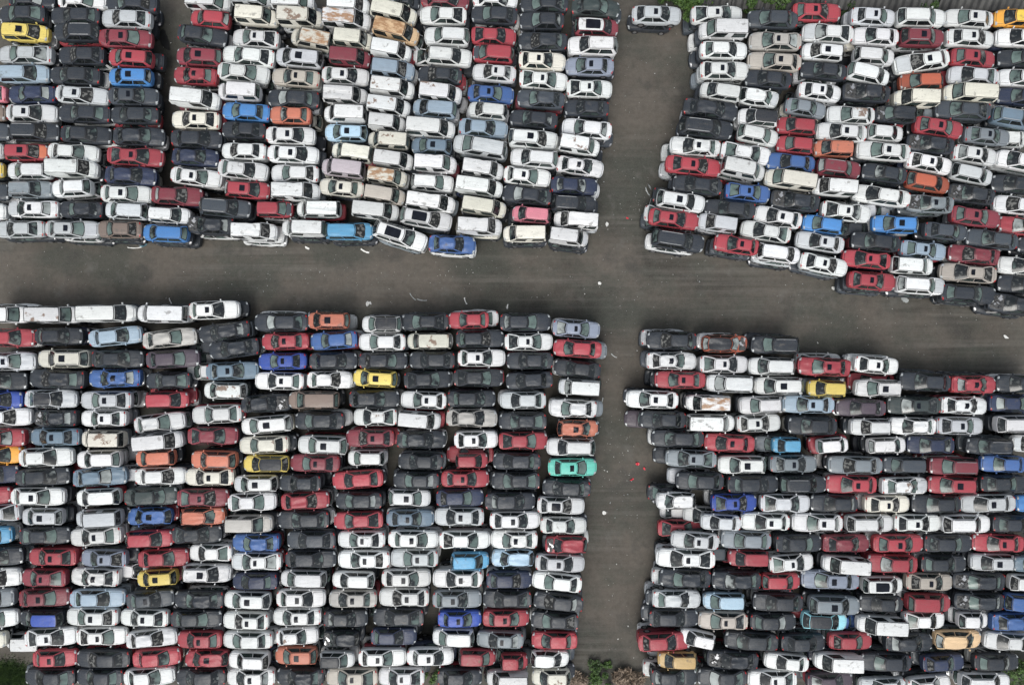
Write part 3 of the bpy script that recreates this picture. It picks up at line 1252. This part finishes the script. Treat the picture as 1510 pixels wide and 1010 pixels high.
# ------------------------------------------------------------------ the crushed layers beneath (nobody could count them): ONE object
def heap():
    srcs = {}
    def src(v):
        if v in srcs: return srcs[v]
        P = KINDS[v]; vs, fs, ms, uvs = [], [], [], []; o = 0
        names = ['body', 'roof', 'windscreen', 'rear_window', 'side_window0R', 'side_window0L', 'side_window1R', 'side_window1L', 'headlightR', 'headlightL',
                 'wheelFR', 'wheelFL', 'wheelBR', 'wheelBL', 'bonnet'] + (['boot_lid'] if 'boot_lid' in P else [])
        mi = {'car_paint': 0, 'car_glass': 1, 'side_glass': 1, 'tyre_rubber': 2, 'alloy_rim': 3, 'lamp_lens': 3, 'bright_rail': 3, 'black_trim': 2}
        for nme in names:
            me = P[nme]; co = np.empty(len(me.vertices)*3); me.vertices.foreach_get('co', co); vs.append(co.reshape(-1, 3))
            uvd = me.uv_layers[0].data
            for p in me.polygons:
                fs.append([o + k for k in p.vertices]); ms.append(mi[me.materials[p.material_index].name])
                uvs.extend(tuple(uvd[k].uv) for k in p.loop_indices)
            o += len(me.vertices)
        srcs[v] = (np.vstack(vs), fs, ms, uvs, P['_dim']); return srcs[v]
    rnd = random.Random(99)
    V, F, MI, UV, CO = [], [], [], [], []; off = 0
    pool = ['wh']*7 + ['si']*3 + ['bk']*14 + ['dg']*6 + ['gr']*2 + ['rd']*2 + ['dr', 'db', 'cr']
    lows = [c for c in cars if c['low']]
    gaps = []
    for bx0, by0, bx1, by1 in ((0, 0, 880, 350), (1010, 30, 1510, 440), (0, 470, 870, 1010), (960, 500, 1510, 1010)):
        y = by0
        while y < by1:
            x = bx0
            while x < bx1:
                nh = [o for o in tops + gaps if abs(o['y'] - y) < 20 and abs(o['x'] - x) < 44]
                if not nh:
                    q = [sum(1 for o in tops if (o['x'] - x)*sx_ > 0 and (o['y'] - y)*sy_ >= 0 and abs(o['x'] - x) < 85 and abs(o['y'] - y) < 60) for sx_ in (-1, 1) for sy_ in (-1, 1)]
                    if min(q) > 0 and not (215 < x < 300 and y < 270): gaps.append(dict(x=x, y=y, a=rnd.uniform(0, 4), len=60, edge=False, col='F', side=(1, 1, 1, 1)))
                x += 6
            y += 8
    print('GAPS', len(gaps))
    for c in tops + gaps:
        for tier in (1, 0):
            if c['col'] == 'AX': continue
            if tier == 1 and any(abs(o['x'] - c['x']) < 45 and abs(o['y'] - c['y']) < 14 for o in lows): continue
            t = rnd.choice(['s', 's', 's', 'h', 'h'])
            v = '%s%d' % (t, rnd.randrange(3))
            vs, fs, ms, uvs, (L, W, H) = src(v)
            z = tier*TIER
            up, dn, lf, rt = c['side']
            X, Y = at(c['x'], c['y'], Z2 + .8)
            jx = rnd.uniform(-.35, .35); jy = rnd.uniform(-.10, .10)
            if not dn: jy -= rnd.uniform(0, .22)
            if not up: jy += rnd.uniform(0, .22)
            if c['edge'] and rnd.random() < .5:
                if not rt: jx += rnd.uniform(.1, .5)
                if not lf: jx -= rnd.uniform(.1, .5)
            if c['col'] == 'A3': jx = -.45*(2 - tier) + rnd.uniform(-.1, .15)
            rz = -R(c['a']) + rnd.choice((0, math.pi)) + R(rnd.uniform(-2, 2))
            sx = rnd.uniform(.95, 1.06)*min(1.03, max(.85, c['len']/15.6/L))
            ca, sa = math.cos(rz), math.sin(rz)
            a = vs*np.array([sx, .98, .97]); b = a.copy()
            b[:, 0] = a[:, 0]*ca - a[:, 1]*sa + X + jx; b[:, 1] = a[:, 0]*sa + a[:, 1]*ca + Y + jy
            b[:, 2] = np.minimum(a[:, 2], TIER + .12) + z
            V.append(b); F.extend([[off + k for k in f] for f in fs]); MI.extend(ms); UV.extend(uvs)
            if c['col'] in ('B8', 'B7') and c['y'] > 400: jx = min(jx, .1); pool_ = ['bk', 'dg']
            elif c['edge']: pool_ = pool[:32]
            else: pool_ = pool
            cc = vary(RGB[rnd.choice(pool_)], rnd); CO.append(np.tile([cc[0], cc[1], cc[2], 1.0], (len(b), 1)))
            off += len(b)
    me = bpy.data.meshes.new('stacked_cars')
    me.from_pydata(np.vstack(V).tolist(), [], F)
    for m in (M['paint_low'], M['glass_low'], M['tyre'], M['chrome']): me.materials.append(m)
    me.polygons.foreach_set('material_index', MI)
    uvl = me.uv_layers.new(name='UVMap'); uvl.data.foreach_set('uv', np.array(UV).ravel())
    at_ = me.color_attributes.new('paint', 'FLOAT_COLOR', 'POINT'); at_.data.foreach_set('color', np.vstack(CO).ravel())
    me.polygons.foreach_set('use_smooth', [True]*len(F)); me.set_sharp_from_angle(angle=R(35))
    o = bpy.data.objects.new('stacked_cars', me); COL.objects.link(o)
    o['kind'] = 'stuff'; o['label'] = 'dark jumble of crushed cars packed beneath the top layer'; o['category'] = 'car pile'
heap()
# ------------------------------------------------------------------ ground
def mapv(nt, v, loc, sx=1.0):
    mp = N(nt, 'ShaderNodeMapping'); mp.inputs['Location'].default_value = loc; mp.inputs['Scale'].default_value = (sx, 1, 1)
    nt.links.new(v, mp.inputs[0]); return mp.outputs[0]
def ground():
    mb = MB(); n = 90
    def f(u, v):
        x, y = u*90, v*90
        return (x, y, 0.0)
    mb.grid(f, lin(-8, 8, 33), lin(-8, 8, 33))
    m, nt, b = new_mat('packed_dirt_asphalt')
    tc = N(nt, 'ShaderNodeTexCoord'); v = tc.outputs['Object']
    n1 = noise_(nt, v, 0.055, 5, 0.6); n2 = noise_(nt, v, 0.45, 5, 0.6); n3 = noise_(nt, v, 7.0, 4, 0.75); n4 = noise_(nt, v, 38.0, 2)
    c = mix(nt, ramp(nt, n1, [(.42, 0), (.58, 1)]), (.040, .037, .032), (.090, .080, .069))
    c = mix(nt, ramp(nt, n2, [(.45, 0), (.62, .6)]), c, (.056, .062, .052))
    # wheel tracks: streaks stretched along each aisle
    mp = N(nt, 'ShaderNodeMapping'); mp.inputs['Scale'].default_value = (.035, 1.1, 1); mp.inputs['Rotation'].default_value = (0, 0, R(4)); nt.links.new(v, mp.inputs[0])
    c = mix(nt, ramp(nt, noise_(nt, mp.outputs[0], 1.0, 4, .6), [(.50, 0), (.66, .6)]), c, (.135, .123, .112))
    mp = N(nt, 'ShaderNodeMapping'); mp.inputs['Scale'].default_value = (.08, 1.3, 1); mp.inputs['Location'].default_value = (3, 7, 0); nt.links.new(v, mp.inputs[0])
    c = mix(nt, ramp(nt, noise_(nt, mp.outputs[0], 1.0, 4, .6), [(.50, 0), (.72, .38)]), c, (.042, .039, .035))
    for loc, rz_, sc in (((1, 2, 0), 0, (.03, 1.9, 1)), ((5, 9, 0), 90, (.03, 1.8, 1))):
        mp = N(nt, 'ShaderNodeMapping'); mp.inputs['Scale'].default_value = sc; mp.inputs['Location'].default_value = loc; mp.inputs['Rotation'].default_value = (0, 0, R(rz_ + 3)); nt.links.new(v, mp.inputs[0])
        lt = ramp(nt, noise_(nt, mp.outputs[0], 1.0, 3, .6), [(.50, 0), (.68, .38)])
        c = mix(nt, math_(nt, 'MULTIPLY', lt, ramp(nt, noise_(nt, v, .07, 2), [(.42, 0), (.58, 1)])), c, (.15, .14, .13))
    # broad damp / dry blotches
    c = mix(nt, ramp(nt, noise_(nt, v, .10, 4, .55), [(.44, 0), (.56, .75)]), c, (.110, .094, .081))
    c = mix(nt, ramp(nt, noise_(nt, mapv(nt, v, (40, 3, 0), .6), .14, 5, .6), [(.47, 0), (.60, .75)]), c, (.044, .049, .042))
    c = mix(nt, 1.0, c, (.945, .955, .935), 'MULTIPLY')
    c = mix(nt, ramp(nt, noise_(nt, v, 2.4, 5, .8), [(.40, 0), (.62, .55)]), c, mix(nt, 1.0, c, (1.45, 1.45, 1.45), 'MULTIPLY'))
    c = mix(nt, ramp(nt, noise_(nt, mapv(nt, v, (9, 9, 0)), 1.3, 5, .8), [(.50, 0), (.66, .5)]), c, mix(nt, 1.0, c, (.62, .62, .62), 'MULTIPLY'))
    # damp and oil stains
    n5 = noise_(nt, v, .19, 6, .65)
    c = mix(nt, ramp(nt, n5, [(.56, 0), (.66, .6)]), c, (.026, .025, .023))
    c = mix(nt, ramp(nt, noise_(nt, v, .33, 6, .7), [(.58, 0), (.70, .55)]), c, (.135, .132, .122))
    c = mix(nt, ramp(nt, n3, [(.35, 0), (.75, .5)]), c, (.105, .098, .088))
    c = mix(nt, ramp(nt, n4, [(.62, 0), (.72, .6)]), c, (.24, .235, .22))
    nt.links.new(c, b.inputs['Base Color']); nt.links.new(ramp(nt, n5, [(.5, .92), (.72, .55)]), b.inputs['Roughness'])
    b.inputs['Specular IOR Level'].default_value = .25
    bp = N(nt, 'ShaderNodeBump'); bp.inputs['Strength'].default_value = .6; bp.inputs['Distance'].default_value = .03
    nt.links.new(n3, bp.inputs['Height']); nt.links.new(bp.outputs[0], b.inputs['Normal'])
    o = bpy.data.objects.new('ground', mb.mesh('ground', [m], 0)); COL.objects.link(o); o['kind'] = 'structure'
    o['label'] = 'dark brownish packed dirt and asphalt of the aisles'; o['category'] = 'ground'
ground()

def tag(o, label, cat, group=None, kind=None):
    o['label'] = label; o['category'] = cat
    if group: o['group'] = group
    if kind: o['kind'] = kind
def link(name, me, loc=(0, 0, 0), rz=0, parent=None):
    o = bpy.data.objects.new(name, me); COL.objects.link(o); o.location = loc; o.rotation_euler = (0, 0, rz); o.parent = parent; return o

# ------------------------------------------------------------------ plants
def leafmat(name, a, b_):
    m, nt, b = new_mat(name)
    tc = N(nt, 'ShaderNodeTexCoord')
    nt.links.new(mix(nt, ramp(nt, noise_(nt, tc.outputs['Object'], 2.6, 3), [(.35, 0), (.65, 1)]), a, b_), b.inputs['Base Color']); b.inputs['Roughness'].default_value = .6
    return m
LG = leafmat('fresh_leaf', (.025, .055, .012), (.085, .16, .03)); LD = leafmat('dark_leaf', (.018, .04, .012), (.06, .11, .025)); LB = leafmat('dry_twig', (.10, .07, .045), (.30, .23, .17))
BARK = plain('bark', (.10, .08, .06), .85)
def shrub(px, py, rad, h, mat, label, cat='shrub', n=900, leaf=.13, group=None, name='shrub', twig=False):
    X, Y = at(px, py, h*.5); root = bpy.data.objects.new(name, None); COL.objects.link(root); root.location = (X, Y, 0)
    rnd = random.Random(int(px*7 + py))
    mb = MB(); cl = [(rnd.gauss(0, .42)*rad, rnd.gauss(0, .42)*rad, rnd.uniform(.25, .95)*h, rnd.uniform(.25, .5)*rad) for _ in range(9)]
    for i in range(n):
        cx, cy, cz, cr = rnd.choice(cl)
        d = Vector((rnd.gauss(0, 1), rnd.gauss(0, 1), rnd.gauss(0, .7))).normalized()*cr*rnd.uniform(.3, 1)**.5
        p = Vector((cx, cy, max(.05, cz))) + d; p.z = max(.04, p.z)
        u = Vector((rnd.gauss(0, 1), rnd.gauss(0, 1), rnd.gauss(0, .5))).normalized(); w = u.cross(Vector((rnd.gauss(0, .6), rnd.gauss(0, .6), 1))).normalized()
        s = leaf*rnd.uniform(.6, 1.4); k = .14 if twig else .42
        if twig: s *= 3
        o = len(mb.v); mb.v += [tuple(p - u*s), tuple(p - w*s*k), tuple(p + u*s), tuple(p + w*s*k)]
        mb.f.append([o, o+1, o+2, o+3]); mb.uv.append([(0, 0)]*4); mb.m.append(0)
    link('foliage', mb.mesh('foliage', [mat], 0), parent=root)
    mb = MB()
    for cx, cy, cz, cr in cl[:6]:
        for k in range(4):
            a, b2 = Vector((0, 0, 0)).lerp(Vector((cx, cy, cz)), k/4), Vector((0, 0, 0)).lerp(Vector((cx, cy, cz)), (k+1)/4)
            r0 = .045*(1 - k/5); o = len(mb.v)
            for q in (a, b2):
                for ang in (0, 2.09, 4.19): mb.v.append((q.x + r0*math.cos(ang), q.y + r0*math.sin(ang), q.z))
            for j in range(3): mb.f.append([o + j, o + (j+1) % 3, o + 3 + (j+1) % 3, o + 3 + j]); mb.uv.append([(0, 0)]*4); mb.m.append(0)
    link('stem', mb.mesh('stem', [BARK], 0), parent=root)
    tag(root, label, cat, group)
shrub(884, 999, 1.0, .9, LG, 'bright green weed clump at the bottom of the central aisle', 'weeds', 700, .14)
shrub(876, 983, .8, .7, LD, 'small dark green weed just above the bright green clump', 'weeds', 400, .12)
shrub(896, 982, .5, .5, LG, 'small green weed right of the dark weed at the aisle end', 'weeds', 300, .12)
shrub(852, 1003, 1.2, .8, LB, 'dry brown twiggy bush beside the cream hatchback at the aisle end', 'bush', 350, .09, twig=True)
shrub(912, 1000, 1.2, .9, LB, 'dry brown bush right of the bright green weeds', 'bush', 450, .10, twig=True)
shrub(932, 1003, 1.2, .9, LB, 'dry reddish brown bush nearest the black sedan at the aisle end', 'bush', 450, .10, twig=True)
shrub(1504, 993, 1.6, 2.0, LG, 'green leafy bush in the bottom right corner', 'bush', 1400, .13)
shrub(1012, 3, 1.6, 2.4, LG, 'green bush above the silver sedan standing alone in the aisle', 'bush', 1500, .14)
shrub(1030, -4, 1.5, 2.4, LG, 'leafy green bush above the white sedan with sunroof', 'bush', 1300, .14)
shrub(985, -6, 1.2, 2.2, LD, 'dark green bush at the top edge over the central aisle', 'bush', 900, .14)
shrub(1108, 1, 1.3, 2.2, LG, 'yellow green bush above the dark grey sedan', 'bush', 1100, .14)
shrub(1152, -1, 1.2, 2.2, LG, 'small green bush left of the red sedan at the top', 'bush', 900, .14)
shrub(1384, 5, 1.1, 2.2, LD, 'dark green bush growing over the grey sheeting', 'bush', 900, .14)
shrub(1243, 5, .9, 1.8, LD, 'dark green weed bush right of the red sedan', 'bush', 600, .13)
shrub(633, 997, .9, .8, LG, 'green weeds in the gap left of a black sedan', 'weeds', 500, .13)
# grass corner, bottom left
def grass(cx, cy, wx, wy, n, name, label):
    rnd = random.Random(5); mb = MB()
    for i in range(n):
        px, py = cx + rnd.gauss(0, wx), cy + rnd.gauss(0, wy)
        X, Y = at(px, py, 0); h = rnd.uniform(.12, .4); a = rnd.uniform(0, 6.28); w = .03; l = rnd.uniform(.1, .35); b2 = rnd.uniform(0, 6.28)
        o = len(mb.v); mb.v += [(X - w*math.cos(a), Y - w*math.sin(a), 0), (X + w*math.cos(a), Y + w*math.sin(a), 0), (X + l*math.cos(b2), Y + l*math.sin(b2), h)]
        mb.f.append([o, o+1, o+2]); mb.uv.append([(0, 0)]*3); mb.m.append(0)
    o = link(name, mb.mesh(name, [LD], 0)); tag(o, label, 'grass', kind='stuff')
grass(12, 996, 16, 10, 9000, 'grass', 'rough green grass in the bottom left corner and at the aisle end')

# ------------------------------------------------------------------ sheeting along the top right edge
def sheeting():
    m, nt, b = new_mat('grey_sheeting')
    tc = N(nt, 'ShaderNodeTexCoord')
    c = mix(nt, ramp(nt, noise_(nt, tc.outputs['Object'], .8, 4), [(.35, 0), (.65, 1)]), (.025, .025, .025), (.065, .064, .062))
    nt.links.new(c, b.inputs['Base Color']); b.inputs['Roughness'].default_value = .6
    x0, _ = at(1035, 0, 1.5); x1, _ = at(1560, 0, 1.5)
    k = 0; x = x0
    rnd = random.Random(3)
    root = bpy.data.objects.new('sheet_fence', None); COL.objects.link(root); root.location = ((x0 + x1)/2, at(0, 2, 1.5)[1], 0)
    L_ = x1 - x0; nseg = 12
    for k in range(nseg):
        w = L_/nseg; cx = -L_/2 + w*(k + .5)
        mb = MB()
        def f(u, v):
            ph = 0.06*math.sin(u*w*9)
            return (cx + (u - .5)*w*.985 + .3*v, -.7 + 2.6*v + .1*math.sin(k*2.1) + ph*.2, .9 + 1.5*v + ph + .2*math.sin(k*1.7))
        mb.grid(f, lin(0, 1, 50), lin(0, 1, 6)); link('panel', mb.mesh('panel', [m], 60), parent=root)
        mb = MB(); mb.box((cx - w/2, .3, .8), (.1, .1, 1.6)); link('post', mb.mesh('post', [M['chrome']], 0), parent=root)
    tag(root, 'long dark grey sheet metal fence leaning along the top right edge', 'fence')
sheeting()

# ------------------------------------------------------------------ litter
PLW = plain('white_plastic', (.62, .62, .60), .4); PLR = plain('red_plastic', (.55, .03, .05), .4); PLG = plain('grey_plastic', (.32, .34, .34), .5); PLK = plain('black_plastic', (.02, .02, .02), .5)
def scrap(px, py, l, w, ang, mat, label, cat='scrap', name='plastic_scrap', bend=.3, seed=1):
    X, Y = at(px, py, .05); mb = MB(); rnd = random.Random(int(px*3 + py) + seed)
    nn = [rnd.uniform(.55, 1) for _ in range(9)]
    def f(u, v):
        k = nn[int(v*8)]*(1 if l > 3*w else (1 - (2*v - 1)**4*.8))
        return ((v - .5)*l, (u - .5)*w*k + bend*l*(v - .5)**2, .02 + .05*math.sin(v*5 + seed) + .05 + .03*u)
    mb.grid(f, lin(0, 1, 4), lin(0, 1, 9)); mb.grid(lambda u, v: (lambda q: (q[0], q[1], q[2] - .02))(f(u, v)), lin(0, 1, 4), lin(0, 1, 9), flip=True)
    o = link(name, mb.mesh(name, [mat], 40), (X, Y, 0), -R(ang)); tag(o, label, cat)
scrap(940, 684, .4, .34, 10, PLR, 'round red plastic scrap, topmost of three on the aisle floor')
scrap(950, 691, .34, .2, 60, PLR, 'small red plastic scrap right of the round one on the aisle')
scrap(932, 707, .45, .18, -25, PLR, 'thin red plastic scrap, lowest of three on the aisle floor')
scrap(925, 322, .28, .18, 20, PLR, 'lone red scrap on the aisle left of the red sedan')
scrap(891, 756, .4, .4, 0, PLW, 'pale round scrap beside the white sedans in the central aisle', seed=3)
scrap(895, 331, .3, .5, 0, PLW, 'white chunk on the aisle near the white vans')
scrap(884, 418, .35, .35, 30, PLW, 'white chunk at the middle of the crossroads')
scrap(958, 276, .15, .8, -30, PLG, 'long thin trim strip near the white SUV, top of the aisle corner')
scrap(954, 283, .9, .1, 62, PLG, 'pale thin trim strip beside another strip on the aisle')
scrap(608, 438, .9, .12, 50, PLG, 'bent pale trim strip on the road above the black sedans')
scrap(622, 443, 1.0, .12, 8, PLG, 'straight pale trim strip beside the bent one on the road')
scrap(686, 444, .7, .14, 70, PLW, 'white strip on the road above the red sedan')
scrap(748, 452, .5, .2, 100, PLW, 'short white scrap on the road above the black sedan')
scrap(200, 366, 1.5, .10, -4, PLW, 'long white strip on the road below the beige car')
scrap(212, 362, .8, .3, -25, plain('teal_plastic', (.04, .12, .16), .4), 'dark teal scrap at the end of the long white strip')
scrap(1334, 442, .8, .6, 40, PLG, 'grey crumpled panel on the road below the white SUV', seed=5)
scrap(1229, 425, .45, .4, 10, PLW, 'white chunk on the road below the stacked white sedans', seed=2)
scrap(1483, 497, .6, .3, 30, PLW, 'white scrap on the road near the right edge')
scrap(542, 448, .3, .6, 10, PLW, 'white scrap pair on the road above the orange hatchback, left piece')
scrap(546, 447, .2, .4, -20, PLW, 'thin white scrap on the road, right piece above the orange hatchback')
scrap(251, 444, .6, .14, 70, PLW, 'white splinter on the road above the white van row')
scrap(887, 595, 1.2, .14, -68, PLG, 'long pale trim strip beside the white sedan at the central aisle')
scrap(905, 525, .7, .1, 35, PLG, 'thin pale strip on the central aisle right of the red sedan')
scrap(382, 360, .35, .22, 30, PLW, 'white scrap on the road below the damaged white van')
scrap(453, 366, .5, .26, 30, PLW, 'white scrap on the road below the white van')
scrap(538, 371, .9, .2, 25, PLW, 'pale splinter on the road below the sky blue hatchback')
scrap(1238, 416, .9, .12, -38, PLK, 'dark curved strip on the road below the stacked white sedans')
scrap(242, 60, 2.2, 1.0, 70, PLK, 'crumpled black bumper lying in the narrow gap at upper left', 'bumper', 'bumper', seed=4)
# fine litter nobody could count
def litter():
    rnd = random.Random(11); mb = MB()
    zones = [(0, 362, 880, 440, 160), (300, 395, 700, 455, 60), (880, 40, 1000, 480, 110), (930, 260, 960, 350, 40), (890, 480, 940, 970, 110), (885, 600, 935, 730, 50), (880, 380, 1500, 470, 130), (1180, 470, 1500, 545, 60), (240, 10, 256, 270, 30)]
    for x0, y0, x1, y1, n in zones:
        for i in range(n):
            px, py = rnd.uniform(x0, x1), rnd.uniform(y0, y1)
            X, Y = at(px, py, 0); s = rnd.uniform(.012, .038)*(2.4 if rnd.random() < .06 else 1)
            mb.box((X, Y, s*.3), (s*rnd.uniform(1, 2.6), s, s*.5), 0 if rnd.random() < .5 else 1, rnd.uniform(0, 3.1), .7)
    o = link('litter', mb.mesh('litter', [PLW, PLG], 0)); tag(o, 'fine pale chips and litter scattered over the aisles', 'litter', kind='stuff')
litter()

# ------------------------------------------------------------------ light
w = bpy.data.worlds.new('World'); scene.world = w; w.use_nodes = True; nt = w.node_tree
bg = nt.nodes['Background']; sky = nt.nodes.new('ShaderNodeTexSky'); sky.sky_type = 'NISHITA'; sky.sun_disc = False
EL, ROT = 60, 195
sky.sun_elevation = R(EL); sky.sun_rotation = R(ROT); sky.dust_density = 4.0; sky.air_density = 1.0; sky.ozone_density = .6
hs = nt.nodes.new('ShaderNodeHueSaturation'); hs.inputs['Saturation'].default_value = .42; nt.links.new(sky.outputs[0], hs.inputs['Color'])
cl_ = nt.nodes.new('ShaderNodeMixRGB'); cl_.blend_type = 'MULTIPLY'; cl_.inputs[0].default_value = 1; cl_.inputs[2].default_value = (.985, 1.0, .975, 1)   # overcast: the cloud takes most of the blue out
nt.links.new(hs.outputs[0], cl_.inputs[1]); nt.links.new(cl_.outputs[0], bg.inputs[0]); bg.inputs[1].default_value = 0.13
s = bpy.data.lights.new('overcast_sun', 'SUN'); s.energy = 0.95; s.angle = R(38); s.color = (1, .99, .97)
so = bpy.data.objects.new('overcast_sun', s); COL.objects.link(so)
so.rotation_euler = (R(90 - EL), 0, R(180 - ROT))
cam = bpy.data.cameras.new('camera'); cam.lens = LENS; cam.sensor_width = SENSOR; cam.clip_end = 3000
co = bpy.data.objects.new('camera', cam); COL.objects.link(co); co.location = (0, 0, CAM_Z); co.rotation_euler = (0, 0, 0)
scene.camera = co
vs = scene.view_settings; vs.view_transform = 'Standard'; vs.look = 'None'; vs.gamma = 1; vs.exposure = 0.5
scene.render.engine = 'CYCLES'; scene.cycles.max_bounces = 6; scene.cycles.use_adaptive_sampling = True
